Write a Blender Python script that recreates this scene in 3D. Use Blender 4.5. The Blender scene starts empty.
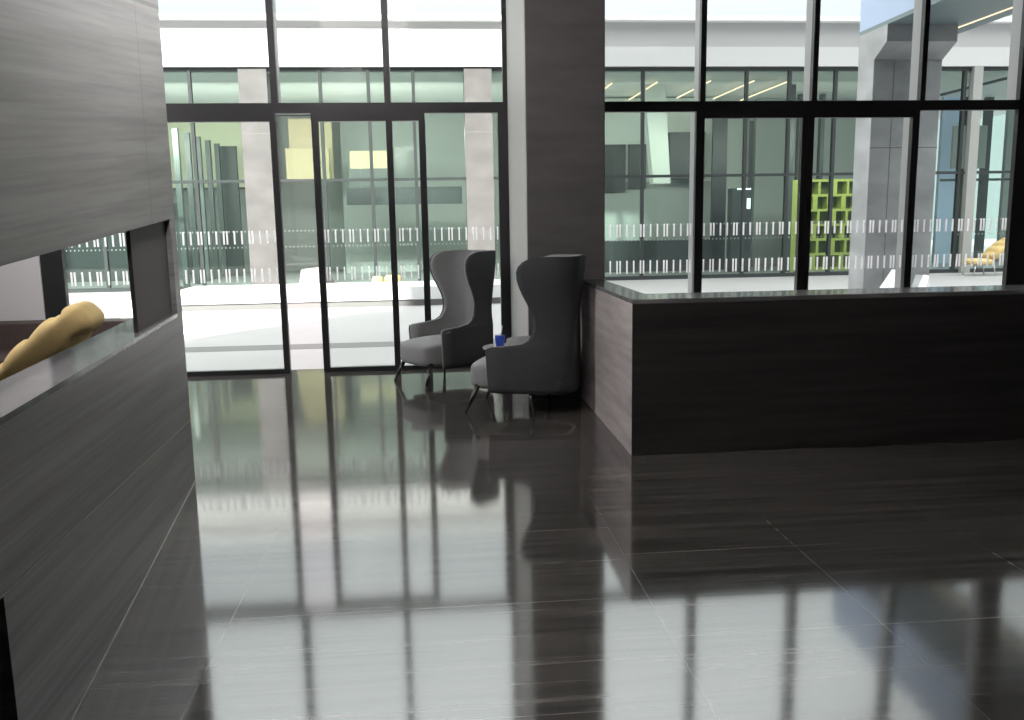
import bpy, bmesh, math, random
from mathutils import Vector, Matrix
random.seed(7)
scene = bpy.context.scene
COL = scene.collection

# ------------------------------------------------------------------ materials
def new_mat(name):
    m = bpy.data.materials.new(name); m.use_nodes = True
    nt = m.node_tree
    for n in list(nt.nodes): nt.nodes.remove(n)
    out = nt.nodes.new('ShaderNodeOutputMaterial')
    return m, nt, out

def principled(name, color, rough=0.5, spec=0.5, metallic=0.0, noise=None, bump=0.0, ior=1.5):
    """noise = (scale vector, amount) breaks the colour up a little in object space"""
    m, nt, out = new_mat(name)
    b = nt.nodes.new('ShaderNodeBsdfPrincipled')
    b.inputs['Base Color'].default_value = (*color, 1)
    b.inputs['Roughness'].default_value = rough
    b.inputs['Metallic'].default_value = metallic
    b.inputs['Specular IOR Level'].default_value = spec
    b.inputs['IOR'].default_value = ior
    nt.links.new(b.outputs[0], out.inputs[0])
    if noise:
        sc_, amt = noise
        tc = nt.nodes.new('ShaderNodeTexCoord')
        mp = nt.nodes.new('ShaderNodeMapping'); mp.inputs['Scale'].default_value = sc_
        nz = nt.nodes.new('ShaderNodeTexNoise'); nz.inputs['Scale'].default_value = 1.0
        nz.inputs['Detail'].default_value = 5.0
        rp = nt.nodes.new('ShaderNodeValToRGB')
        rp.color_ramp.elements[0].position = 0.3; rp.color_ramp.elements[1].position = 0.7
        rp.color_ramp.elements[0].color = (*[c * (1 - amt) for c in color], 1)
        rp.color_ramp.elements[1].color = (*[min(1, c * (1 + amt)) for c in color], 1)
        nt.links.new(tc.outputs['Object'], mp.inputs[0]); nt.links.new(mp.outputs[0], nz.inputs[0])
        nt.links.new(nz.outputs[0], rp.inputs[0]); nt.links.new(rp.outputs[0], b.inputs['Base Color'])
        if bump:
            bp = nt.nodes.new('ShaderNodeBump'); bp.inputs['Strength'].default_value = bump
            bp.inputs['Distance'].default_value = 0.01
            nt.links.new(nz.outputs[0], bp.inputs['Height']); nt.links.new(bp.outputs[0], b.inputs['Normal'])
    return m

def emission(name, color, strength):
    m, nt, out = new_mat(name)
    e = nt.nodes.new('ShaderNodeEmission')
    e.inputs[0].default_value = (*color, 1); e.inputs[1].default_value = strength
    nt.links.new(e.outputs[0], out.inputs[0]); return m

def glass(name, tint, reflect=0.07):
    """thin window glass: tinted transmission plus a clear reflection"""
    m, nt, out = new_mat(name)
    t = nt.nodes.new('ShaderNodeBsdfTransparent'); t.inputs[0].default_value = (*tint, 1)
    g = nt.nodes.new('ShaderNodeBsdfGlossy'); g.inputs['Roughness'].default_value = 0.0
    f = nt.nodes.new('ShaderNodeLayerWeight'); f.inputs[0].default_value = 0.35
    mul = nt.nodes.new('ShaderNodeMath'); mul.operation = 'MULTIPLY_ADD'
    mul.inputs[1].default_value = 0.5; mul.inputs[2].default_value = reflect
    mul.use_clamp = True
    mx = nt.nodes.new('ShaderNodeMixShader')
    nt.links.new(f.outputs['Fresnel'], mul.inputs[0]); nt.links.new(mul.outputs[0], mx.inputs[0])
    mul.inputs[1].default_value = 0.35
    nt.links.new(t.outputs[0], mx.inputs[1]); nt.links.new(g.outputs[0], mx.inputs[2])
    nt.links.new(mx.outputs[0], out.inputs[0]); return m

def marked_glass(name, tint, reflect, ticks, rows, period, width, density=1.0):
    """window glass carrying rows of white film marks (world metres: offsets in one period, row heights)"""
    m = glass(name, tint, reflect); nt = m.node_tree
    out = [n for n in nt.nodes if n.type == 'OUTPUT_MATERIAL'][0]
    base = out.inputs[0].links[0].from_socket
    g = nt.nodes.new('ShaderNodeNewGeometry'); sp = nt.nodes.new('ShaderNodeSeparateXYZ')
    nt.links.new(g.outputs['Position'], sp.inputs[0])
    fx = math_node(nt, 'MULTIPLY', math_node(nt, 'FRACT', math_node(nt, 'DIVIDE', sp.outputs[0], period)), period)
    mx = None
    for t in ticks:
        q = math_node(nt, 'LESS_THAN', math_node(nt, 'ABSOLUTE', math_node(nt, 'SUBTRACT', fx, t)), width / 2)
        mx = q if mx is None else math_node(nt, 'MAXIMUM', mx, q)
    mz = None
    for z0, z1 in rows:
        q = math_node(nt, 'LESS_THAN', math_node(nt, 'ABSOLUTE', math_node(nt, 'SUBTRACT', sp.outputs[2], (z0 + z1) / 2)), (z1 - z0) / 2)
        mz = q if mz is None else math_node(nt, 'MAXIMUM', mz, q)
    mask = math_node(nt, 'MULTIPLY', math_node(nt, 'MULTIPLY', mx, mz), density)
    d = nt.nodes.new('ShaderNodeBsdfDiffuse'); d.inputs[0].default_value = (0.9, 0.9, 0.9, 1)
    t = nt.nodes.new('ShaderNodeBsdfTranslucent'); t.inputs[0].default_value = (0.95, 0.95, 0.95, 1)
    a = nt.nodes.new('ShaderNodeMixShader'); a.inputs[0].default_value = 0.75
    nt.links.new(d.outputs[0], a.inputs[1]); nt.links.new(t.outputs[0], a.inputs[2])
    b = nt.nodes.new('ShaderNodeMixShader')
    nt.links.new(mask, b.inputs[0]); nt.links.new(base, b.inputs[1]); nt.links.new(a.outputs[0], b.inputs[2])
    nt.links.new(b.outputs[0], out.inputs[0]); return m

def math_node(nt, op, a, b=None, c=None):
    n = nt.nodes.new('ShaderNodeMath'); n.operation = op
    for i, v in enumerate((a, b, c)):
        if v is None: continue
        if isinstance(v, (int, float)): n.inputs[i].default_value = v
        else: nt.links.new(v, n.inputs[i])
    return n.outputs[0]

def floor_material():
    """polished dark slate with fine streaks along X, slabs 1.745 m wide, thin pale joints"""
    m, nt, out = new_mat('polished_slate')
    tc = nt.nodes.new('ShaderNodeTexCoord')
    sp = nt.nodes.new('ShaderNodeSeparateXYZ'); nt.links.new(tc.outputs['Object'], sp.inputs[0])
    X, Y = sp.outputs[0], sp.outputs[1]
    u = math_node(nt, 'DIVIDE', math_node(nt, 'SUBTRACT', X, 0.867), 1.745)
    colm = math_node(nt, 'FLOOR', u)
    fx = math_node(nt, 'SUBTRACT', u, colm)
    jx = math_node(nt, 'LESS_THAN', math_node(nt, 'ABSOLUTE', math_node(nt, 'SUBTRACT', fx, 0.002)), 0.0021)
    jx2 = math_node(nt, 'LESS_THAN', math_node(nt, 'ABSOLUTE', math_node(nt, 'SUBTRACT', X, 1.728)), 0.002)
    off = math_node(nt, 'MULTIPLY', colm, 0.37)
    v = math_node(nt, 'DIVIDE', math_node(nt, 'SUBTRACT', math_node(nt, 'ADD', Y, math_node(nt, 'ADD', off, 0.37)), 5.086), 0.84)
    fy = math_node(nt, 'FRACT', v)
    jy = math_node(nt, 'LESS_THAN', fy, 0.006)
    j = math_node(nt, 'MAXIMUM', math_node(nt, 'MAXIMUM', jx, jx2), jy)
    def streak(scale, det):
        mp = nt.nodes.new('ShaderNodeMapping'); mp.inputs['Scale'].default_value = scale
        nt.links.new(tc.outputs['Object'], mp.inputs[0])
        nz = nt.nodes.new('ShaderNodeTexNoise'); nz.inputs['Scale'].default_value = 1; nz.inputs['Detail'].default_value = det
        nz.inputs['Roughness'].default_value = 0.65
        nt.links.new(mp.outputs[0], nz.inputs[0]); return nz.outputs[0]
    s1 = streak((0.5, 16, 1), 6); s2 = streak((1.6, 70, 1), 4)
    s = math_node(nt, 'ADD', math_node(nt, 'MULTIPLY', s1, 0.65), math_node(nt, 'MULTIPLY', s2, 0.35))
    rp = nt.nodes.new('ShaderNodeValToRGB')
    e = rp.color_ramp.elements
    e[0].position = 0.38; e[0].color = (0.014, 0.013, 0.012, 1)
    e[1].position = 0.66; e[1].color = (0.13, 0.12, 0.112, 1)
    nt.links.new(s, rp.inputs[0])
    mx = nt.nodes.new('ShaderNodeMix'); mx.data_type = 'RGBA'
    nt.links.new(math_node(nt, 'MULTIPLY', j, 0.75), mx.inputs['Factor']); nt.links.new(rp.outputs[0], mx.inputs['A'])
    mx.inputs['B'].default_value = (0.145, 0.14, 0.136, 1)
    b = nt.nodes.new('ShaderNodeBsdfPrincipled')
    nt.links.new(mx.outputs['Result'], b.inputs['Base Color'])
    b.inputs['IOR'].default_value = FLOOR_IOR
    r = math_node(nt, 'MULTIPLY_ADD', s, 0.10, 0.035)
    nt.links.new(r, b.inputs['Roughness'])
    bp = nt.nodes.new('ShaderNodeBump'); bp.inputs['Strength'].default_value = 0.02; bp.inputs['Distance'].default_value = 0.002
    nt.links.new(s1, bp.inputs['Height']); nt.links.new(bp.outputs[0], b.inputs['Normal'])
    nt.links.new(b.outputs[0], out.inputs[0]); return m

def cladding_material():
    """grey veined stone cladding of the angled wall; UV: u along the wall, v across the veins"""
    m, nt, out = new_mat('veined_stone')
    uv = nt.nodes.new('ShaderNodeUVMap'); uv.uv_map = 'vein'
    sp = nt.nodes.new('ShaderNodeSeparateXYZ'); nt.links.new(uv.outputs[0], sp.inputs[0])
    zz = math_node(nt, 'MULTIPLY', math_node(nt, 'SUBTRACT', sp.outputs[1], 1.12), 10.0)
    fan_v = math_node(nt, 'ADD', math_node(nt, 'DIVIDE', zz, math_node(nt, 'SUBTRACT', 10.0, sp.outputs[0])), 1.12)
    cb = nt.nodes.new('ShaderNodeCombineXYZ')
    nt.links.new(sp.outputs[0], cb.inputs[0]); nt.links.new(fan_v, cb.inputs[1])
    def streak(scale, det):
        mp = nt.nodes.new('ShaderNodeMapping'); mp.inputs['Scale'].default_value = scale
        nt.links.new(cb.outputs[0], mp.inputs[0])
        nz = nt.nodes.new('ShaderNodeTexNoise'); nz.inputs['Scale'].default_value = 1; nz.inputs['Detail'].default_value = det
        nz.inputs['Roughness'].default_value = 0.6
        nt.links.new(mp.outputs[0], nz.inputs[0]); return nz.outputs[0]
    s = math_node(nt, 'ADD', math_node(nt, 'MULTIPLY', streak((0.28, 7.5, 1), 4), 0.7), math_node(nt, 'MULTIPLY', streak((0.9, 38, 1), 5), 0.3))
    rp = nt.nodes.new('ShaderNodeValToRGB'); e = rp.color_ramp.elements
    e[0].position = 0.38; e[0].color = (0.125, 0.120, 0.120, 1)
    e[1].position = 0.60; e[1].color = (0.25, 0.243, 0.245, 1)
    nt.links.new(s, rp.inputs[0])
    v, u = fan_v, sp.outputs[0]
    def line(val, at, w): return math_node(nt, 'LESS_THAN', math_node(nt, 'ABSOLUTE', math_node(nt, 'SUBTRACT', val, at)), w)
    up = math_node(nt, 'MULTIPLY', line(u, 0.635, 0.008), math_node(nt, 'GREATER_THAN', v, 1.55))
    dark = math_node(nt, 'MAXIMUM', up, line(v, 2.852, 0.012))
    mx = nt.nodes.new('ShaderNodeMix'); mx.data_type = 'RGBA'
    nt.links.new(math_node(nt, 'MULTIPLY', dark, 0.55), mx.inputs['Factor']); nt.links.new(rp.outputs[0], mx.inputs['A'])
    mx.inputs['B'].default_value = (0.05, 0.05, 0.05, 1)
    b = nt.nodes.new('ShaderNodeBsdfPrincipled'); b.inputs['Roughness'].default_value = 0.42
    nt.links.new(mx.outputs['Result'], b.inputs['Base Color'])
    nt.links.new(b.outputs[0], out.inputs[0]); return m

FLOOR_IOR = 2.4
M = {}
M['floor'] = floor_material()
M['clad'] = cladding_material()
M['clad_joint'] = principled('pale_joint', (0.42, 0.41, 0.40), 0.5)
M['pier'] = principled('dark_brown_panel', (0.050, 0.042, 0.042), 0.6)
M['void'] = principled('black_recess', (0.012, 0.012, 0.013), 0.6)
M['sill'] = principled('polished_sill_stone', (0.17, 0.17, 0.17), 0.12, noise=((3, 12, 3), 0.25))
M['frame'] = principled('black_aluminium', (0.022, 0.022, 0.024), 0.35)
M['frame_side'] = principled('grey_aluminium', (0.40, 0.39, 0.40), 0.4)  # paler copy of the frame, daylight on its sides put into colour
M['glass'] = glass('clear_glass', (0.940, 0.980, 0.963), 0.0)
M['mglass'] = marked_glass('marked_clear_glass', (0.940, 0.980, 0.963), 0.0, (0.02, 0.097, 0.174, 0.208), ((1.405, 1.545), (1.0, 1.145)), 0.265, 0.015)
M['sticker'] = principled('white_film', (0.86, 0.87, 0.87), 0.7)
M['pillar'] = principled('pillar_stone', (0.10, 0.095, 0.097), 0.45, noise=((2, 2, 9), 0.15))
M['side_face'] = principled('pale_side_face', (0.50, 0.50, 0.485), 0.5)  # window light on the pillar's left side put into a paler colour
M['plaster'] = principled('white_plaster', (0.55, 0.54, 0.55), 0.8)
M['ceiling'] = principled('ceiling_paint', (0.22, 0.215, 0.21), 0.9)
M['inner'] = principled('inner_wall', (0.08, 0.078, 0.076), 0.7)
M['brown'] = principled('brown_upholstery', (0.055, 0.038, 0.034), 0.7, noise=((30, 30, 30), 0.2))
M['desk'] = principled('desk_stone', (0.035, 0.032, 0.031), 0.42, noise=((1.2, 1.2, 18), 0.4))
M['desk_side'] = principled('desk_side_stone', (0.46, 0.425, 0.415), 0.28, ior=1.7, noise=((1.5, 1.5, 14), 0.3))  # grey-pink stone painted paler in place of window light
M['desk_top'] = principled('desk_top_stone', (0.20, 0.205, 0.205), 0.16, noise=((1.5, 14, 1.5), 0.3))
M['fabric'] = principled('grey_wool', (0.26, 0.265, 0.27), 0.85, noise=((60, 60, 60), 0.06), bump=0.2)  # lit copy of the chair wool, window light put into the colour
M['fabric2'] = principled('charcoal_wool', (0.036, 0.038, 0.042), 0.85, noise=((60, 60, 60), 0.15), bump=0.2)  # shaded copy of the chair wool, shade put into the colour
M['leg'] = principled('dark_metal_leg', (0.06, 0.06, 0.06), 0.25, metallic=0.8)
M['mustard'] = principled('mustard_fabric', (0.60, 0.44, 0.19), 0.85, noise=((8, 8, 8), 0.12), bump=0.15)
M['chrome'] = principled('brushed_steel', (0.55, 0.55, 0.56), 0.3, metallic=1.0)
M['tabletop'] = principled('pale_tabletop', (0.55, 0.56, 0.57), 0.15)
M['blue'] = principled('cobalt_plastic', (0.02, 0.06, 0.42), 0.35)
M['straw'] = principled('pale_straw', (0.72, 0.72, 0.66), 0.4)
# court
M['paving'] = principled('white_paving', (0.33, 0.322, 0.325), 0.55, noise=((0.7, 0.7, 0.7), 0.04))
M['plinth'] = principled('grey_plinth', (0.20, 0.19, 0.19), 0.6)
M['drain'] = principled('grey_channel_stone', (0.125, 0.12, 0.12), 0.6)
M['white'] = principled('white_solid_surface', (0.86, 0.86, 0.86), 0.4)
M['pale_shell'] = principled('pale_shell', (0.20, 0.19, 0.19), 0.5)  # white seat greyed, its shade put into the colour
M['marble'] = principled('grey_marble', (0.40, 0.40, 0.41), 0.35, noise=((1.2, 1.2, 2.2), 0.28))
M['pink_marble'] = principled('pale_marble', (0.135, 0.124, 0.124), 0.4, noise=((1.6, 1.6, 2.6), 0.16))
M['joint'] = principled('stone_joint', (0.17, 0.165, 0.16), 0.6)
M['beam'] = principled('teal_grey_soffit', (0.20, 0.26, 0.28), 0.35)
M['beam_side'] = principled('pale_blue_panel', (0.50, 0.60, 0.80), 0.4)  # sky light on the beam's side put into blue; also a rear panel
M['fascia_low'] = principled('white_render', (0.60, 0.595, 0.59), 0.7)
M['fascia'] = principled('pale_grey_render', (0.48, 0.47, 0.47), 0.7)
FT = (0.885, 0.943, 0.922)
M['fglass'] = glass('green_glass', FT, 0.01)
M['fmglass'] = marked_glass('marked_green_glass', FT, 0.01, (0.05,), ((1.03, 1.07), (1.43, 1.47)), 0.1, 0.025, 0.45)
M['fframe'] = principled('facade_grey_frame', (0.032, 0.037, 0.038), 0.4)
M['fin'] = principled('dark_fin', (0.055, 0.065, 0.065), 0.5)
M['lime_wall'] = principled('lime_paint', (0.62, 0.62, 0.47), 0.7)
M['cream'] = principled('cream_panel', (0.36, 0.325, 0.20), 0.7)
M['tan'] = principled('tan_panel', (0.33, 0.29, 0.19), 0.7)
M['ifloor'] = principled('office_floor', (0.22, 0.23, 0.23), 0.3)
M['iwall'] = principled('office_wall', (0.28, 0.30, 0.29), 0.7)
M['ilight'] = principled('office_light_wall', (0.48, 0.51, 0.475), 0.7)
M['idark'] = principled('office_dark', (0.035, 0.040, 0.043), 0.4)
M['iceil'] = principled('office_ceiling', (0.85, 0.86, 0.85), 0.8)
M['strip'] = emission('warm_strip_lamp', (1.0, 0.72, 0.48), 1.1)
M['screen'] = emission('lit_screen', (0.65, 1.0, 0.85), 2.0)
M['lime'] = principled('lime_laminate', (0.40, 0.44, 0.10), 0.5)
M['lime_dark'] = principled('lime_back_panel', (0.10, 0.14, 0.03), 0.6)
M['book'] = principled('book_spines', (0.10, 0.12, 0.08), 0.7, noise=((30, 1, 1), 0.7))
M['rear'] = principled('pale_aqua_render', (0.15, 0.185, 0.19), 0.7)
M['post'] = principled('pale_post', (0.36, 0.355, 0.34), 0.5)
M['hedge'] = principled('turf_green', (0.10, 0.34, 0.05), 0.9, noise=((9, 9, 9), 0.4))

# ------------------------------------------------------------------ mesh helpers
class MB:
    def __init__(self): self.bm = bmesh.new()
    def prism(self, pts_a, pts_b):
        """two matching rings of world points -> closed prism"""
        a = [self.bm.verts.new(p) for p in pts_a]; b = [self.bm.verts.new(p) for p in pts_b]
        n = len(a)
        self.bm.faces.new(a); self.bm.faces.new(list(reversed(b)))
        for i in range(n):
            self.bm.faces.new((a[i], b[i], b[(i + 1) % n], a[(i + 1) % n]))
        return self
    def box(self, x0, x1, y0, y1, z0, z1):
        if x0 > x1: x0, x1 = x1, x0
        if y0 > y1: y0, y1 = y1, y0
        if z0 > z1: z0, z1 = z1, z0
        return self.prism([(x0, y0, z0), (x1, y0, z0), (x1, y1, z0), (x0, y1, z0)],
                          [(x0, y0, z1), (x1, y0, z1), (x1, y1, z1), (x0, y1, z1)])
    def tube(self, p0, p1, r0, r1=None, n=16):
        r1 = r0 if r1 is None else r1
        p0, p1 = Vector(p0), Vector(p1); d = (p1 - p0).normalized()
        u = d.orthogonal().normalized(); w = d.cross(u)
        ring = lambda p, r: [p + (u * math.cos(2 * math.pi * i / n) + w * math.sin(2 * math.pi * i / n)) * r for i in range(n)]
        return self.prism(ring(p0, r0), ring(p1, r1))
    def lathe(self, cx, cy, prof, n=32):
        rings = []
        for r, z in prof:
            if r < 1e-5: rings.append([self.bm.verts.new((cx, cy, z))])
            else: rings.append([self.bm.verts.new((cx + r * math.cos(2 * math.pi * i / n), cy + r * math.sin(2 * math.pi * i / n), z)) for i in range(n)])
        for a, b in zip(rings, rings[1:]):
            for i in range(n):
                k = (i + 1) % n
                if len(a) == 1 and len(b) == 1: continue
                if len(a) == 1: self.bm.faces.new((a[0], b[i], b[k]))
                elif len(b) == 1: self.bm.faces.new((a[i], b[0], a[k]))
                else: self.bm.faces.new((a[i], b[i], b[k], a[k]))
        return self
    def build(self, name, m, parent=None, base=None, bevel=0.0, seg=2, smooth=False):
        bmesh.ops.recalc_face_normals(self.bm, faces=self.bm.faces)
        org = Vector(base) if base is not None else (Vector(parent['_base']) if parent is not None and '_base' in parent else Vector((0, 0, 0)))
        for v in self.bm.verts: v.co -= org
        me = bpy.data.meshes.new(name); self.bm.to_mesh(me); self.bm.free()
        if smooth:
            for p in me.polygons: p.use_smooth = True
        me.materials.append(m)
        o = bpy.data.objects.new(name, me); COL.objects.link(o)
        if parent is not None:
            o.parent = parent
            o['_base'] = list(parent['_base'])
            pl = Vector(parent['_base'])
            o.location = org - pl
            if (org - pl).length > 1e-9: o['_base'] = list(org)
        else:
            o.location = org; o['_base'] = list(org)
        if bevel:
            bv = o.modifiers.new('bevel', 'BEVEL'); bv.width = bevel; bv.segments = seg; bv.limit_method = 'ANGLE'
        return o

def box(name, m, dims, parent=None, base=None, bevel=0.0, **k):
    return MB().box(*dims).build(name, m, parent, base, bevel, **k)

def tag(o, label=None, cat=None, group=None, kind=None):
    if label: o['label'] = label
    if cat: o['category'] = cat
    if group: o['group'] = group
    if kind: o['kind'] = kind
    return o

def empty(name, loc, label=None, cat=None, group=None, kind=None):
    o = bpy.data.objects.new(name, None); COL.objects.link(o)
    o.location = loc; o['_base'] = list(loc); o.empty_display_size = 0.2
    return tag(o, label, cat, group, kind)

def copy_tree(o, parent=None):
    c = o.copy(); COL.objects.link(c)
    if parent is not None: c.parent = parent
    for ch in list(o.children): copy_tree(ch, c)
    return c

def place(o, loc, rz=0.0, s=1.0):
    o.location = loc; o.rotation_euler = (0, 0, rz); o.scale = (s, s, s)

# ------------------------------------------------------------------ camera
F_PX = 856.5
pitch, roll, yaw = (math.radians(a) for a in (9.20, 0.949, 5.084))
fwd = Vector((math.sin(yaw) * math.cos(pitch), math.cos(yaw) * math.cos(pitch), -math.sin(pitch)))
rt = Vector((math.cos(yaw), -math.sin(yaw), 0)); dn = fwd.cross(rt)
r2 = rt * math.cos(roll) + dn * math.sin(roll)
d2 = -rt * math.sin(roll) + dn * math.cos(roll)
cam = bpy.data.cameras.new('camera'); cam.sensor_width = 36; cam.lens = F_PX * 36 / 1024
cam.clip_end = 400
co = bpy.data.objects.new('camera', cam); COL.objects.link(co)
rot = Matrix((r2, -d2, -fwd)).transposed().to_4x4()
co.matrix_world = Matrix.Translation((0, 0, 1.6)) @ rot
scene.camera = co

# ------------------------------------------------------------------ room shell
D = 9.387            # inner face of the glazing
ZC = 5.0             # ceiling height
XL, XR, YB = -5.45, 9.0, -5.0
tag(box('floor', M['floor'], (XL, XR, YB, D + 0.25, -0.3, 0.0)), kind='structure')
tag(box('ceiling', M['ceiling'], (XL, XR, YB, D + 0.25, ZC, ZC + 0.3)), kind='structure')
tag(box('wall_back', M['inner'], (XL, XR, YB - 0.3, YB, 0, ZC)), kind='structure')
tag(box('wall_outer_left', M['inner'], (XL - 0.2, XL, YB - 0.3, D + 0.25, -0.3, ZC)), kind='structure')
tag(box('wall_right', M['inner'], (XR, XR + 0.3, YB - 0.3, D + 0.25, -0.3, ZC)), kind='structure')
tag(box('wall_front', M['plaster'], (XL, -4.085, D - 0.02, D + 0.23, 0.0, ZC)), kind='structure')
# the storeys above, which shade the court
tag(box('wall_upper_storeys', M['inner'], (XL - 0.2, XR + 0.3, YB - 0.3, D + 0.25, ZC + 0.3, 17.0)), kind='structure')

# pillar between the two glazed bays
pil = MB().box(0.838, 1.535, 7.65, D + 0.1, 0.0, ZC).build('pillar', M['pillar'], base=(1.19, 8.5, 0), bevel=0.006)
tag(pil, kind='structure')
box('side_face', M['side_face'], (0.832, 0.838, 7.66, D - 0.002, 0.0, ZC), pil)

# ------------------------------------------------------------------ angled, stone clad wall with the long opening
A0 = Vector((-1.5457, 5.3618, 0)); dS = Vector((0.11718, -0.99311, 0)); nS = Vector((0.99311, 0.11718, 0))
def WP(s, z, t=0.0):           # s along the wall towards the camera, z up, t behind the face
    return A0 + dS * s + Vector((0, 0, z)) - nS * t
def fan(s, z): return 1.12 + (z - 1.12) * 10.0 / (10.0 - s)
def unfan(s, v): return 1.12 + (v - 1.12) * (10.0 - s) / 10.0
wall = empty('wall_left', tuple(A0), kind='structure')
def slab(name, pts, m, t0, t1, bevel=0.0):
    """pts = (s,z) polygon on the wall face, given thickness from t0 to t1 behind it"""
    o = MB().prism([WP(s, z, t0) for s, z in pts], [WP(s, z, t1) for s, z in pts]).build(name, m, wall)
    me = o.data; uvl = me.uv_layers.new(name='vein')
    for lp in me.loops:
        w = me.vertices[lp.vertex_index].co + A0
        s = (w - A0).dot(dS)
        uvl.data[lp.index].uv = (s, w.z)
    return o
def seq(s0, s1, n=8): return [s0 + (s1 - s0) * i / n for i in range(n + 1)]
SE, SN, TH = -0.06, 4.6, 0.215
zs = 1.09
def l2(s): return unfan(s, 0.405)
def top(s): return 1.645 - 0.0535 * (s - 0.107)
lowpts = [(SE, 0.0), (3.085, 0.0)] + [(s, l2(s) - 0.004) for s in seq(3.085, SE)]
slab('lower_cladding', lowpts, M['clad'], 0.0, TH)
slab('base_joint', [(SE, 0.0), (3.085, 0.0), (3.085, 0.006), (SE, 0.006)], M['clad_joint'], -0.003, 0.0)
slab('toe_recess', [(3.085, 0.0), (SN, 0.0), (SN, l2(SN) - 0.004), (3.085, l2(3.085) - 0.004)], M['void'], 0.12, TH)
slab('joint_strip', [(s, l2(s) - 0.004) for s in seq(SE, SN)] + [(s, l2(s) + 0.003) for s in seq(SN, SE)], M['clad_joint'], 0.001, TH)
slab('parapet', [(s, l2(s) + 0.003) for s in seq(SE, SN)] + [(SN, zs - 0.02), (SE, zs - 0.02)], M['clad'], 0.0, TH)
slab('sill', [(0.107, zs - 0.02), (SN, zs - 0.02), (SN, zs), (0.107, zs)], M['sill'], 0.0, TH)
slab('end_jamb', [(SE, zs - 0.02), (0.107, zs - 0.02), (0.107, top(0.107)), (SE, top(SE))], M['clad'], 0.0, 0.03)
slab('pier', [(0.02, zs), (1.045, zs), (1.045, top(1.045)), (0.02, top(0.02))], M['pier'], 0.03, 0.05)
slab('upper_cladding', [(s, top(s)) for s in seq(SE, SN)] + [(SN, ZC), (SE, ZC)], M['clad'], 0.0, TH)

# ------------------------------------------------------------------ glazing of the lobby
def pane(parent, x0, x1, z0, z1, marked=True):
    return box('pane', M['mglass' if marked else 'glass'], (x0, x1, D + 0.030, D + 0.042, z0, z1), parent)
ZT0, ZT1 = 2.745, 2.852
def mullion(parent, x0, x1, z0, z1, fin=True):
    o = box('mullion', M['frame'], (x0, x1, D, D + 0.07, z0, z1), parent)
    if fin: box('fin', M['frame_side'], (x0 + 0.004, x1 - 0.004, D + 0.07, D + 0.24, z0, z1), o)
    return o
def rail(parent, x0, x1, z0, z1, name='rail'): return box(name, M['frame'], (x0, x1, D, D + 0.07, z0, z1), parent)

w1 = empty('window_1', (-1.6, D, 0), kind='structure')
rail(w1, -4.085, 0.854, ZT0, ZT1, 'transom')
rail(w1, -2.83, -1.60, 2.667, ZT0, 'header'); rail(w1, -1.235, -0.05, 2.665, ZT0, 'header')
mullion(w1, -4.085, -3.86, 0, ZT0, False); mullion(w1, -4.03, -3.92, ZT1, ZC)
mullion(w1, -2.83, -2.76, ZT1, ZC)
mullion(w1, -1.63, -1.561, ZT1, ZC); mullion(w1, -0.464, -0.399, ZT1, ZC)
mullion(w1, 0.725, 0.838, 0, ZT0, False); mullion(w1, 0.785, 0.838, ZT1, ZC, False)
mullion(w1, -0.116, -0.046, 0, 2.665, False)
mullion(w1, -2.90, -2.83, 0, ZT0, False)
rail(w1, -3.86, -2.90, 0, 0.045); rail(w1, -0.39, -0.116, 0, 0.045); rail(w1, -0.046, 0.725, 0, 0.045)
ex = [-3.92, -2.83, -2.76, -1.63, -1.561, -0.464, -0.399, 0.785]
for i in range(0, 8, 2): pane(w1, ex[i], ex[i + 1], ZT1, ZC, False)
pane(w1, -3.86, -2.90, 0.045, ZT0); pane(w1, -0.39, -0.116, 0.045, 2.665); pane(w1, -0.046, 0.725, 0.045, ZT0)

def door(name, x0, x1, xs0, xs1, ztop, zb=0.05):
    d = empty(name, ((x0 + x1) / 2, D, 0), kind='structure')
    box('stile', M['frame'], (x0, x0 + xs0, D, D + 0.07, 0, ztop), d)
    box('stile', M['frame'], (x1 - xs1, x1, D, D + 0.07, 0, ztop), d)
    box('rail', M['frame'], (x0 + xs0, x1 - xs1, D, D + 0.07, 0, zb), d)
    pane(d, x0 + xs0, x1 - xs1, zb, ztop)
    return d
door('door_1', -2.825, -1.593, 0.06, 0.064, 2.667)
door('door_2', -1.232, -0.394, 0.068, 0.066, 2.665)

w2 = empty('window_2', (4.2, D, 0), kind='structure')
rail(w2, 1.535, XR, ZT0, ZT1, 'transom'); rail(w2, 2.966, 5.38, 2.672, ZT0, 'header')
for a, b in ((2.93, 2.99), (4.185, 4.243), (5.43, 5.488), (7.93, 7.99)): mullion(w2, a, b, ZT1, ZC)
mullion(w2, 6.60, 6.86, 0, ZT0, False); mullion(w2, 6.60, 6.86, ZT1, ZC)
mullion(w2, 2.894, 2.966, 0, ZT0); mullion(w2, 5.38, 5.44, 0, ZT0)
mullion(w2, 7.93, 7.99, 0, ZT0)
ex = [1.535, 2.93, 2.99, 4.185, 4.243, 5.43, 5.488, 6.60, 6.86, 7.93, 7.99, 9.0]
for i in range(0, 12, 2): pane(w2, ex[i], ex[i + 1], ZT1, ZC, False)
for a, b in ((1.535, 2.894), (5.44, 6.60), (6.86, 7.93), (7.99, 9.0)):
    pane(w2, a, b, 0.045, ZT0); rail(w2, a, b, 0, 0.045)
door('door_3', 2.966, 4.155, 0.02, 0.066, 2.672)
door('door_4', 4.159, 5.38, 0.066, 0.02, 2.672)

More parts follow.
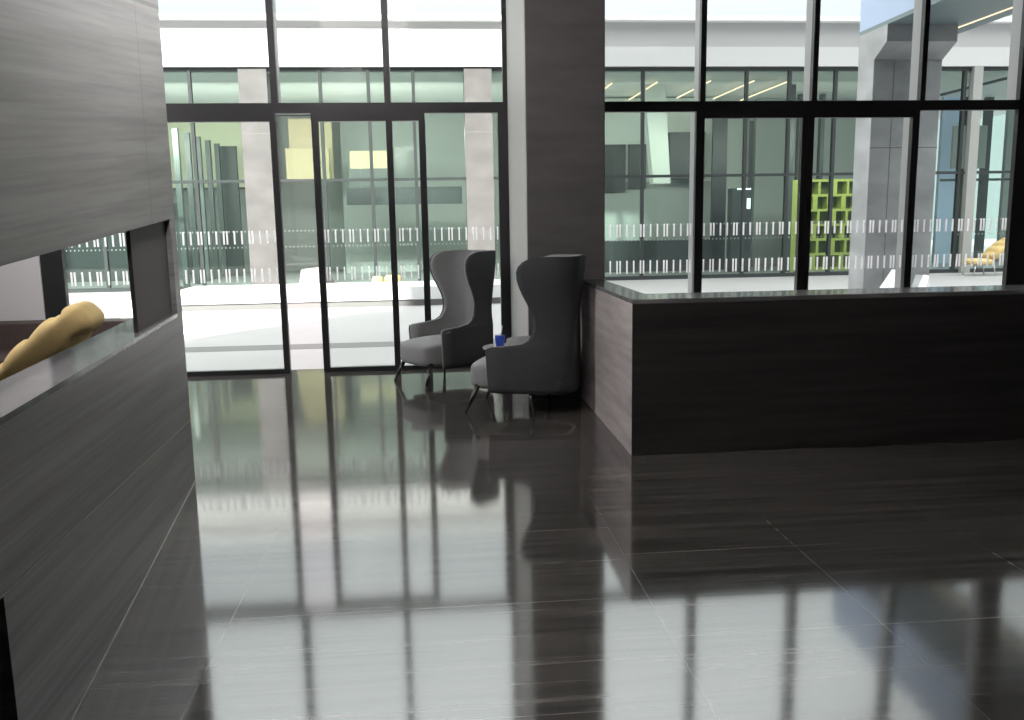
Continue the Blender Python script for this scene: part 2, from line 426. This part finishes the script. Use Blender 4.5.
# ------------------------------------------------------------------ reception desk
dk = empty('reception_desk', (3.6, 5.9, 0),
           'long dark stone reception desk with a pale left end, in front of the right windows', 'desk')
X0, X1, Y0, Y1 = 1.308, 6.3, 5.60, 7.63
HT = 1.072
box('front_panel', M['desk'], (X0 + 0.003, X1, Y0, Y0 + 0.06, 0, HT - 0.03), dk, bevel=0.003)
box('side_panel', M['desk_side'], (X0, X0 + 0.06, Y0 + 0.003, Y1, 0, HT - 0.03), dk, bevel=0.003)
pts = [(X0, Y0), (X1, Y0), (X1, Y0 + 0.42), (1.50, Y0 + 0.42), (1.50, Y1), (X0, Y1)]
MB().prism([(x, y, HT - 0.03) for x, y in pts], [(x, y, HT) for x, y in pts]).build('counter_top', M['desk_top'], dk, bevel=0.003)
pts = [(X0 + 0.06, Y0 + 0.06), (X1, Y0 + 0.06), (X1, Y0 + 0.85), (2.0, Y0 + 0.85), (2.0, Y1), (X0 + 0.06, Y1)]
MB().prism([(x, y, 0.71) for x, y in pts], [(x, y, 0.745) for x, y in pts]).build('work_surface', M['desk'], dk, bevel=0.003)
box('pedestal', M['desk'], (X1 - 0.45, X1 - 0.02, Y0 + 0.1, Y0 + 0.8, 0, 0.71), dk)
box('pedestal', M['desk'], (X0 + 0.1, X0 + 0.6, Y1 - 0.6, Y1 - 0.05, 0, 0.71), dk)

# ------------------------------------------------------------------ wing chairs
LV = [(.18, .385, -.195, .315), (.22, .39, -.20, .325), (.30, .395, -.205, .33), (.42, .40, -.205, .333), (.52, .405, -.205, .335), (.555, .40, -.205, .335), (.568, .36, -.205, .334),
      (.576, .27, -.205, .333), (.585, .18, -.204, .33), (.60, .09, -.203, .326), (.63, .042, -.202, .32), (.68, .014, -.20, .315),
      (.74, .0, -.20, .315), (.80, .0, -.203, .32), (.86, .015, -.208, .326), (.93, .045, -.215, .333), (1.0, .08, -.222, .342),
      (1.07, .108, -.23, .35), (1.13, .124, -.236, .354), (1.19, .127, -.242, .356), (1.235, .112, -.246, .354), (1.27, .078, -.249, .35),
      (1.29, .04, -.25, .347), (1.303, -.005, -.251, .344), (1.31, -.06, -.251, .34)]
def shell_mesh(side):
    mb = MB(); bm = mb.bm; N = 48; ex = 0.52
    def ring(z, xf, xb, hw):
        out = []
        ref, xr = 0.42, xb - 0.11
        tm = math.acos(min(1, max(0, (ref - xf) / (ref - xr))) ** (1 / ex))
        for i in range(N + 1):
            t = -tm + 2 * tm * i / N
            c, q = abs(math.cos(t)) ** ex, math.copysign(abs(math.sin(t)) ** ex, t)
            out.append(bm.verts.new((ref - (ref - xr) * c, hw * q, z)))
        return out
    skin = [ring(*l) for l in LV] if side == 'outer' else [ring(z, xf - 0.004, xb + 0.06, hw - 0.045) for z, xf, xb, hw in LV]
    rim = [ring(z, xf - 0.002, xb + 0.03, hw - 0.0225) for z, xf, xb, hw in LV]
    for g, flip in ((skin, False), (rim, True)):
        for a, b in zip(g, g[1:]):
            for i in range(N):
                q = (a[i], a[i + 1], b[i + 1], b[i])
                bm.faces.new(tuple(reversed(q)) if flip else q)
    for k in range(len(LV) - 1):
        for i in (0, N): bm.faces.new((skin[k][i], skin[k + 1][i], rim[k + 1][i], rim[k][i]))
    for k in (0, len(LV) - 1):
        for i in range(N): bm.faces.new((skin[k][i], skin[k][i + 1], rim[k][i + 1], rim[k][i]))
    return mb
def rounded_box(x0, x1, y0, y1, z0, z1, crown=0.0, e=5.0, n=14):
    """superellipsoid block, soft edges, optionally crowned on top"""
    mb = MB(); bm = mb.bm
    cx, cy, cz = (x0 + x1) / 2, (y0 + y1) / 2, (z0 + z1) / 2
    hx, hy, hz = (x1 - x0) / 2, (y1 - y0) / 2, (z1 - z0) / 2
    bmesh.ops.create_cube(bm, size=2.0)
    bmesh.ops.subdivide_edges(bm, edges=bm.edges, cuts=n, use_grid_fill=True)
    for v in bm.verts:
        x, y, z = v.co
        x, y, z = (math.sin(c * math.pi / 2) for c in (x, y, z))
        m_ = (abs(x) ** e + abs(y) ** e + abs(z) ** e) ** (1 / e)
        x, y, z = x / m_, y / m_, z / m_
        zz = cz + z * hz
        if crown and z > 0: zz += crown * (1 - x * x) * (1 - y * y)
        v.co = (cx + x * hx, cy + y * hy, zz)
    return mb
def make_wing_chair(label, group):
    c = empty('wing_chair', (0, 0, 0), label, 'chair', group)
    shell_mesh('outer').build('back_shell', M['fabric2'], c, smooth=True)
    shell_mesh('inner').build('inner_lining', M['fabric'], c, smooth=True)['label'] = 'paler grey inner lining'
    rounded_box(-0.25, 0.37, -0.285, 0.285, 0.185, 0.30, e=8).build('seat_base', M['fabric2'], c, smooth=True)
    rounded_box(-0.16, 0.59, -0.284, 0.284, 0.19, 0.425, crown=0.045, e=6).build('seat', M['fabric'], c, smooth=True)
    for (x, fx) in ((0.50, 0.585), (-0.02, -0.06 + 0.06)):
        for sy in (-1, 1):
            xt = 0.50 if x > 0 else 0.05
            MB().tube((xt, sy * 0.255, 0.235), (0.60 if x > 0 else 0.0, sy * 0.31, 0.0), 0.024, 0.011).build('leg', M['leg'], c, smooth=True)
    return c
G = 'wing chairs by the window'
ch1 = make_wing_chair('grey wing chair nearest the glass doors, showing its pale inner back and seat', G)
f1 = math.atan2(-0.515, -0.857)
place(ch1, (0.24, 8.77, 0), f1)
ch2 = copy_tree(ch1)
ch2['label'] = 'dark wing chair seen from behind, against the pillar and beside the desk'
f2 = math.atan2(0.349, -0.937)
place(ch2, (0.79 + 0.349 * 0.318, 6.907 + 0.937 * 0.318, 0), f2)

# side table with the blue cup
tb = empty('side_table', (0.66, 8.02, 0), 'small round side table between the two wing chairs', 'table')
MB().lathe(0.66, 8.02, [(0, .405), (.20, .405), (.222, .412), (.225, .422), (.222, .43), (0, .43)], 40).build('table_top', M['tabletop'], tb, smooth=False)
MB().lathe(0.66, 8.02, [(0, .018), (.018, .018), (.016, .2), (.018, .405), (0, .405)], 16).build('stem', M['leg'], tb, smooth=True)
MB().lathe(0.66, 8.02, [(0, 0), (.14, 0), (.14, .008), (.03, .018), (0, .018)], 32).build('foot', M['leg'], tb)
cp = empty('drinking_cup', (0.60, 8.0, 0.43), 'small cobalt blue cup with a pale straw, on the side table', 'cup')
MB().lathe(0.60, 8.0, [(0, .43), (.036, .43), (.046, .50), (.049, .535), (.045, .54), (0, .535)], 24).build('cup_body', M['blue'], cp, smooth=True)
MB().tube((0.605, 8.0, 0.50), (0.625, 8.0, 0.63), 0.006, n=8).build('straw', M['straw'], cp)

# ------------------------------------------------------------------ mustard lounge chair behind the opening
def tufted_pad(L, W, T):
    """cushion lying in XY (length L along x), puffed, with rows of button dimples on both faces"""
    mb = rounded_box(-L / 2, L / 2, -W / 2, W / 2, -T / 2, T / 2, e=3.2, n=30)
    for v in mb.bm.verts:
        x, y, z = v.co
        d = 0
        for r in range(3):
            for c in range(3):
                bx = (-L / 2) + L * (r + 0.75) / 3.5; by = (c - 1) * W / 3.3
                d += math.exp(-((x - bx) ** 2 + (y - by) ** 2) / 0.006)
            # creases running across between the buttons
        for r in range(3):
            bx = (-L / 2) + L * (r + 0.75) / 3.5
            d += 0.8 * math.exp(-((x - bx) ** 2) / 0.0010) * max(0, 1 - (2.1 * y / W) ** 2)
        v.co.z -= math.copysign(min(0.05, 0.045 * d), z) * min(1, abs(z) / (T * 0.25))
    return mb
def make_lounge_chair(label, group):
    c = empty('lounge_chair', (0, 0, 0), label, 'chair', group)
    mb = tufted_pad(0.84, 0.74, 0.30)
    a = math.radians(40)                       # reclined: the top leans towards +x
    for v in mb.bm.verts:
        x, y, z = v.co
        v.co = (0.27 + x * math.cos(a) - z * math.sin(a), y, 0.74 + x * math.sin(a) + z * math.cos(a))
    mb.build('backrest', M['mustard'], c, smooth=True)
    rounded_box(-0.62, 0.06, -0.35, 0.35, 0.30, 0.46, crown=0.03, e=4).build('seat', M['mustard'], c, smooth=True)
    for x in (-0.5, 0.0):
        for y in (-0.27, 0.27):
            MB().tube((x, y, 0.33), (x * 1.12 + (0.06 if x == 0 else 0), y * 1.1, 0), 0.018, 0.011).build('leg', M['chrome'], c, smooth=True)
    return c
lc = make_lounge_chair('mustard yellow tufted lounge chair seen through the wall opening', 'mustard lounge chairs')
place(lc, (-3.12, 6.55, 0), math.radians(6))
lc2 = copy_tree(lc)
lc2['label'] = 'far mustard lounge chair by the bright glass at the right end of the court'
place(lc2, (14.45, 21.3, 0), math.radians(-5), 0.92)

bn = empty('banquette', (-4.25, 9.0, 0), 'low dark brown banquette below the white wall, behind the opening', 'bench')
box('seat', M['brown'], (-5.4, -3.15, 8.35, 9.0, 0.0, 0.40), bn, bevel=0.03, seg=3)
box('backrest', M['brown'], (-5.4, -3.15, 9.0, 9.30, 0.0, 0.665), bn, bevel=0.012, seg=3)

# ------------------------------------------------------------------ court
tag(box('court_paving', M['paving'], (-40, 45, D + 0.25, 22.62, -0.3, 0.0)), kind='structure')
tag(box('trim_1', M['drain'], (-9, 12, 11.25, 11.72, -0.02, 0.003)), kind='structure')  # flush dark strip painted for the shaded riser of a step
# long low white bench with a shadow gap under it
cb = empty('court_bench', (-0.6, 17.6, 0), 'long low white bench block across the court behind the glass doors', 'bench')
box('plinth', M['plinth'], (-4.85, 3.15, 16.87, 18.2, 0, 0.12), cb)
box('seat_block', M['white'], (-4.95, 3.2, 16.83, 18.3, 0.12, 0.38), cb, bevel=0.01)
def facet(name, base, topr, z0, z1, label, group, m=None):
    """faceted white seat: a skewed frustum with a folded lower part"""
    c = empty(name, (sum(p[0] for p in base) / len(base), sum(p[1] for p in base) / len(base), z0), label, 'seat', group)
    MB().prism([(x, y, z0) for x, y in base], [(x, y, z1 + (dz if (dz := t[2] if len(t) > 2 else 0) else 0)) for t in topr for x, y in [t[:2]]]).build('facet_body', m or M['white'], c)
    return c
G = 'faceted white court seats'
facet('faceted_seat', [(-4.6, 13.0), (-3.45, 13.1), (-3.55, 13.9), (-4.7, 14.2)], [(-4.95, 13.9, .1), (-4.35, 13.5), (-4.3, 14.1), (-4.9, 14.5)], 0, 0.42,
      'white faceted seat standing beside the stone wall edge, outside the left door', G)
facet('faceted_seat', [(-3.08, 19.6), (-2.6, 19.4), (-2.15, 20.0), (-2.9, 20.3)], [(-2.98, 19.7, -.02), (-2.45, 19.5, .05), (-2.4, 19.6, .05), (-2.9, 19.8)], 0, 0.62,
      'pale grey faceted seat behind the narrow open gap between the doors', G, M['pale_shell'])
fs = empty('faceted_seat', (6.5, 11.8, 0), 'brilliant white faceted seat at the foot of the grey court column', 'seat', G)
q = [(6.02, 11.2, .575), (6.43, 11.2, .60), (7.16, 12.4, .77), (6.88, 12.4, .79)]
MB().prism([(x, y, 0) for x, y, z in q], q).build('facet_body', M['white'], fs)
q = [(6.50, 11.2, .60), (6.58, 11.2, .56), (7.32, 12.3, .70), (7.2, 12.3, .71)]
MB().prism([(x + .05, y, 0) for x, y, z in q], q).build('folded_web', M['marble'], fs)
q = [(6.585, 11.2, .57), (6.70, 11.2, .545), (7.42, 12.3, .69), (7.325, 12.3, .71)]
MB().prism([(x + .05, y, 0) for x, y, z in q], q).build('folded_wing', M['white'], fs)
G = 'yellow poufs in the court'
for k, (x, y, r, l) in enumerate(((-1.32, 20.3, .13, 'small yellow pouf, left one of two by the far glass'), (-0.98, 20.6, .20, 'wider yellow pouf, right one of two by the far glass'))):
    p = MB().lathe(x, y, [(0, 0), (r * .8, 0), (r, .08), (r * 1.02, .2), (r, .32), (r * .8, .38), (0, .39)], 24).build('pouf', M['mustard'], base=(x, y, 0), smooth=True)
    tag(p, l, 'pouf', G)

# grey stone court column with a flared head, and the beam it carries
cc = empty('court_column', (7.3, 13.5, 0), 'tall grey marble column with flared head, seen through the right windows', 'column')
xa, xb, ya, yb = 6.75, 7.84, 13.0, 13.5
box('shaft', M['marble'], (xa, xb, ya, yb, 0, 3.93), cc, bevel=0.01)
MB().prism([(xa, ya, 3.93), (xa, yb, 3.93), (xa, yb, 4.37), (xa, 12.65, 4.37), (xa, 12.65, 4.13)],
           [(xb, ya, 3.93), (xb, yb, 3.93), (xb, yb, 4.37), (xb, 12.65, 4.37), (xb, 12.65, 4.13)]).build('flared_head', M['marble'], cc)
jb = MB(); jb.box(7.07, 7.08, ya - .002, ya + .01, 0, 3.93); jb.build('joint', M['joint'], cc)
jb = MB(); jb.box(xa, xb, ya - .002, ya + .01, 2.62, 2.632); jb.build('joint', M['joint'], cc)
bm_ = empty('canopy_beam', (7.25, 11.6, 4.34), 'teal grey canopy beam running from the court column to this building', 'beam')
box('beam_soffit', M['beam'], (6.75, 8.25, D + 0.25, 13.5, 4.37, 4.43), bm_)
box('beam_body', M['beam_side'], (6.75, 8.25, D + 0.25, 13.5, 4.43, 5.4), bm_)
box('strip_lamp', M['strip'], (7.95, 7.98, 10.2, 12.9, 4.362, 4.37), bm_)

# ------------------------------------------------------------------ office building across the court
FB = 22.5
ob = empty('office_building', (2.0, FB, 0), 'pale office building with green glass ground floor across the court', 'building')
def part(name, m, dims, parent=ob, **k): return box(name, m, dims, parent, **k)
BX0, BX1, BYE = -14.0, 22.0, 34.0
part('floor_slab', M['ifloor'], (BX0, BX1, FB + 0.15, BYE, -0.3, 0.0))
part('ceiling_slab', M['iceil'], (BX0, BX1, FB + 0.15, BYE, 5.35, 5.6))
part('rear_wall', M['iwall'], (BX0, 13.2, BYE - 0.2, BYE, 0, 5.35))
part('end_wall', M['iwall'], (BX0 - 0.2, BX0, FB, BYE, -0.3, 5.6))
# fascia in two tiers with a lip
part('lower_fascia', M['fascia_low'], (BX0, BX1, FB - 0.12, FB + 0.3, 5.45, 5.93))
part('upper_fascia', M['fascia'], (BX0, BX1, FB + 0.05, FB + 0.4, 5.93, 6.56))
part('parapet_lip', M['white'], (BX0, BX1, FB - 0.18, FB + 0.5, 6.56, 6.68))
part('roof', M['fascia'], (BX0, BX1, FB + 0.4, BYE, 5.6, 6.5))
# window wall: bars and panes
cols = [(-10.25, -9.5), (-4.66, -3.97), (0.9, 1.6)]
bars = [-8.2, -7.05, -5.85, -2.69, -1.5, -0.38, 2.8, 4.2, 5.51, 6.93, 8.26, 9.42, 10.67, 11.9, 13.1, 14.24, 15.95, 17.2, 18.5]
edges = sorted([(b - 0.04, b + 0.04) for b in bars] + cols + [(BX0, BX0 + 0.1), (BX1 - 0.1, BX1)])
for a, b in zip(edges, edges[1:]):
    if b[0] - a[1] < 0.1: continue
    for z0, z1 in ((0.1, 2.67), (2.74, 5.40)):
        part('glass_pane', M['fmglass' if z0 < 1 else 'fglass'], (a[1], b[0], FB + 0.03, FB + 0.045, z0, z1))
for b in bars: part('mullion', M['fframe'], (b - 0.04, b + 0.04, FB - 0.02, FB + 0.1, 0, 5.40))
part('pale_post', M['post'], (14.39, 14.64, FB - 0.15, FB + 0.05, 0, 5.45))
part('sill_rail', M['fframe'], (BX0, BX1, FB - 0.01, FB + 0.09, 0.0, 0.1))
part('mid_rail', M['fframe'], (BX0, BX1, FB - 0.015, FB + 0.09, 2.67, 2.74))
part('head_rail', M['fframe'], (BX0, BX1, FB - 0.015, FB + 0.09, 5.36, 5.45))
for a, b in cols:
    c = part('stone_column', M['pink_marble'], (a, b, FB - 0.06, FB + 0.5, 0, 5.42))
    for z in (1.35, 3.85): MB().box(a, b, FB - 0.062, FB - 0.05, z, z + 0.02).build('joint', M['joint'], c)
# inside: left bay with dark fins and a lime wall behind
for k in range(5):
    y = 23.7 + k * 1.1
    part('fin', M['fin'], (-6.70, -6.56, y, y + 0.15, 0, 4.14))
part('lime_wall', M['lime_wall'], (-9.2, -5.2, 30.6, 30.7, 2.9, 5.3))
part('dark_panel', M['fin'], (-6.75, -6.15, 28.6, 28.75, 0, 4.1))
part('glass_screen', M['fframe'], (-11.5, -7.6, 27.0, 27.1, 0, 2.3))
part('partition', M['iwall'], (-12, -2.9, 31.0, 31.2, 0, 5.3))
part('tan_panel', M['tan'], (-4.3, -3.0, 27.5, 27.6, 2.9, 4.8))
part('cream_panel', M['cream'], (-4.4, -3.1, 27.3, 27.4, 2.95, 3.9))
part('cream_panel', M['cream'], (-2.35, -1.1, 26.0, 26.1, 3.2, 3.7))
part('dark_panel', M['fin'], (-2.4, -1.1, 26.0, 26.1, 2.65, 3.2))
part('dark_beam', M['idark'], (-2.5, 0.9, 26.0, 26.2, 2.15, 2.65))
part('partition', M['iwall'], (-2.9, 3.6, 29.0, 29.2, 0, 5.3))
# inside: middle bay
part('partition', M['ilight'], (3.2, 8.9, 27.0, 27.2, 2.75, 5.3)); part('partition', M['iwall'], (3.2, 8.9, 27.0, 27.2, 0, 2.75))
part('dark_opening', M['idark'], (5.2, 6.05, 26.9, 27.0, 2.45, 3.9)); part('dark_opening', M['idark'], (6.15, 6.7, 26.9, 27.0, 2.55, 3.9))
part('dark_opening', M['idark'], (7.3, 8.4, 26.3, 26.9, 2.8, 4.2))
MB().prism([(6.35, 24.6, 2.6), (6.85, 24.6, 2.6), (6.85, 25.0, 2.6), (6.35, 25.0, 2.6)],
           [(6.05, 24.6, 5.35), (6.65, 24.6, 5.35), (6.65, 25.0, 5.35), (6.05, 25.0, 5.35)]).build('slanted_pier', M['ilight'], ob)
part('dark_base', M['idark'], (4.6, 8.6, 26.0, 26.8, 0, 0.95))
part('partition', M['ilight'], (9.0, 10.4, 28.0, 28.2, 0, 5.3)); part('partition', M['iwall'], (10.4, 14.6, 27.4, 27.6, 0, 5.3))
part('dark_opening', M['idark'], (8.6, 9.05, 26.2, 26.3, 0, 4.6))
part('interior_post', M['fin'], (10.25, 10.4, 24.4, 24.6, 0, 5.3)); part('interior_post', M['fin'], (11.3, 11.42, 26.2, 26.4, 2.6, 5.3))
part('interior_post', M['fin'], (12.0, 12.12, 26.2, 26.4, 2.6, 5.3))
# inside: bright right end, open to the sky at the back
for x0, x1 in ((14.6, 14.75), (16.1, 16.2), (17.08, 17.25), (17.9, 18.12), (19.2, 19.3)): part('rear_mullion', M['fframe'], (x0, x1, 27.0, 27.2, 0, 5.3))
part('rear_panel', M['beam_side'], (16.42, 17.08, 27.0, 27.15, 0, 5.3)); part('rear_panel', M['iwall'], (18.65, 19.2, 27.0, 27.15, 0, 5.3))
part('hanging_panel', M['iwall'], (16.2, 17.3, 26.0, 26.1, 3.0, 4.3))
part('ceiling_rail', M['fframe'], (15.5, 15.56, 22.7, 27, 5.15, 5.22)); part('ceiling_rail', M['fframe'], (14.9, 17.5, 24.4, 24.46, 2.55, 2.62))
tag(box('hedge', M['hedge'], (14.0, 16.2, 28.0, 28.8, 0, 0.75), base=(15, 28.4, 0)), 'low green hedge glimpsed through the far right glass', 'hedge', kind='stuff')
# strip lamps under the office ceiling
for k, (x, y0, y1, z) in enumerate(((4.9, 23.6, 26.6, 5.2), (6.1, 23.4, 26.8, 5.2), (7.5, 23.2, 26.4, 5.2), (8.7, 23.2, 26.6, 5.2), (9.7, 23.4, 27.0, 5.2))):
    p = MB().box(x, x + 0.026, y0, y1, z, z + 0.03).build('strip_lamp', M['strip'], ob)

# added sunlit backdrop, brightening the glazed right end of the office
rb = empty('rear_building', (22, 52, 0), 'bright white building glimpsed through the glazed right end of the office', 'building')
box('wall', M['rear'], (6, 60, 52, 53, 0, 9), rb)
box('roof_slab', M['fascia'], (5.6, 60.4, 51.6, 60, 9, 9.4), rb)
tag(box('rear_paving', M['paving'], (-40, 60, 34.0, 60, -0.3, 0.0)), kind='structure')

# lime green bookcase in the office
bc = empty('bookcase', (11.8, 25.2, 0), 'lime green open bookcase inside the office, left of the court column', 'bookcase')
bx0, bx1, bz, by0, by1 = 10.9, 13.1, 2.68, 25.0, 25.35
for x in (bx0, bx1 - 0.06): box('side_panel', M['lime'], (x, x + 0.06, by0, by1, 0, bz), bc)
box('back_panel', M['lime_dark'], (bx0 + 0.06, bx1 - 0.06, by1 - 0.03, by1, 0, bz), bc)
nz_ = 6
for i in range(nz_ + 1):
    z = i * (bz - 0.07) / nz_
    box('shelf', M['lime'], (bx0 + 0.06, bx1 - 0.06, by0, by1 - 0.03, z, z + 0.07), bc)
for i in range(nz_):
    z0 = i * (bz - 0.07) / nz_ + 0.07; z1 = (i + 1) * (bz - 0.07) / nz_
    n = 5
    for k in range(1, n):
        x = bx0 + (bx1 - bx0) * (k + (0.25 if i % 2 else -0.1)) / n
        box('divider', M['lime'], (x, x + (0.14 if (i + k) % 2 else 0.07), by0, by1 - 0.03, z0, z1), bc)
gp = empty('room_divider', (10.55, 24.9, 0), 'lime green upright panel standing just left of the bookcase', 'panel')
box('upright_panel', M['lime'], (10.52, 10.8, 24.85, 24.95, 0, 2.66), gp, bevel=0.004)
box('foot_plate', M['lime'], (10.5, 10.82, 24.75, 25.0, 0, 0.02), gp)

# dark display kiosk
ks = empty('kiosk', (9.0, 25.0, 0), 'dark upright kiosk with a small lit screen inside the office', 'kiosk')
box('cabinet', M['idark'], (8.75, 9.35, 24.8, 25.2, 0.0, 2.45), ks, bevel=0.02)
box('screen', M['screen'], (9.20, 9.30, 24.79, 24.8, 1.85, 2.15), ks)
box('top_light', M['screen'], (8.9, 9.3, 24.78, 24.8, 2.40, 2.44), ks)

# ------------------------------------------------------------------ light
w = bpy.data.worlds.new('sky'); scene.world = w; w.use_nodes = True
nt = w.node_tree
bg = nt.nodes['Background']
tc = nt.nodes.new('ShaderNodeTexCoord'); sp = nt.nodes.new('ShaderNodeSeparateXYZ')
rp = nt.nodes.new('ShaderNodeValToRGB'); e = rp.color_ramp.elements
e[0].position = 0.08; e[0].color = (0.35, 0.375, 0.41, 1); e[1].position = 0.75; e[1].color = (2.5, 2.42, 2.45, 1)
k = rp.color_ramp.elements.new(0.35); k.color = (0.82, 0.84, 0.86, 1)
nt.links.new(tc.outputs['Generated'], sp.inputs[0]); nt.links.new(sp.outputs[2], rp.inputs[0])
nt.links.new(rp.outputs[0], bg.inputs[0])
bg.inputs[1].default_value = 1.0

def area(name, loc, rot, sx, sy, power, color=(1, 1, 1), portal=False):
    l = bpy.data.lights.new(name, 'AREA'); l.shape = 'RECTANGLE'; l.size = sx; l.size_y = sy
    l.energy = power; l.color = color
    if portal: l.cycles.is_portal = True
    o = bpy.data.objects.new(name, l); COL.objects.link(o); o.location = loc; o.rotation_euler = rot
    return o
# sunshine from behind and to the left of this building
sl = bpy.data.lights.new('sun', 'SUN'); sl.energy = 8.0; sl.angle = math.radians(2); sl.color = (1.0, 0.96, 0.90)
so = bpy.data.objects.new('sun', sl); COL.objects.link(so)
el = math.radians(33)
sd = Vector((0.573 * math.cos(el), 0.82 * math.cos(el), -math.sin(el)))
so.rotation_euler = sd.to_track_quat('-Z', 'Y').to_euler(); so.location = (-20, -20, 30)
# daylight portals in the glazing
area('daylight_portal', (-1.6, D + 0.35, 2.5), (math.radians(-90), 0, 0), 5.0, 5.0, 1, portal=True)
area('daylight_portal', (5.25, D + 0.35, 2.5), (math.radians(-90), 0, 0), 7.5, 5.0, 1, portal=True)
# added fill lights inside the office across the court
for x, w_, p in ((-7.5, 6, 320), (-1.2, 6, 350), (6.0, 7, 88), (12.0, 5, 70)): area('office_lamp', (x, 22.9, 4.0), (math.radians(50), 0, 0), w_, 0.5, p, (1.0, 0.96, 0.88))
# added fill lights in the lobby, unseen: one washing the stone wall, one by the banquette, one over the desk
area('lobby_lamp', (-0.35, 3.8, 4.75), (0, math.radians(100), 0), 0.4, 2.4, 500, (1.0, 0.96, 0.94))
area('lobby_lamp', (-5.2, 6.2, 3.6), (0, math.radians(-80), 0), 1.2, 1.2, 85, (1.0, 0.96, 0.97))
area('lobby_lamp', (4.0, 1.5, 4.95), (0, 0, 0), 1.2, 1.2, 3, (1.0, 0.96, 0.93))

for o in list(bpy.data.objects):
    if '_base' in o: del o['_base']

scene.view_settings.view_transform = 'Standard'
scene.view_settings.look = 'None'
scene.view_settings.gamma = 1.0
scene.view_settings.use_curve_mapping = False
scene.view_settings.exposure = 0.9
c = scene.cycles
c.max_bounces = 12; c.diffuse_bounces = 5; c.glossy_bounces = 6; c.transparent_max_bounces = 24; c.transmission_bounces = 6
c.use_denoising = True
c.sample_clamp_indirect = 8.0
c.caustics_reflective = False
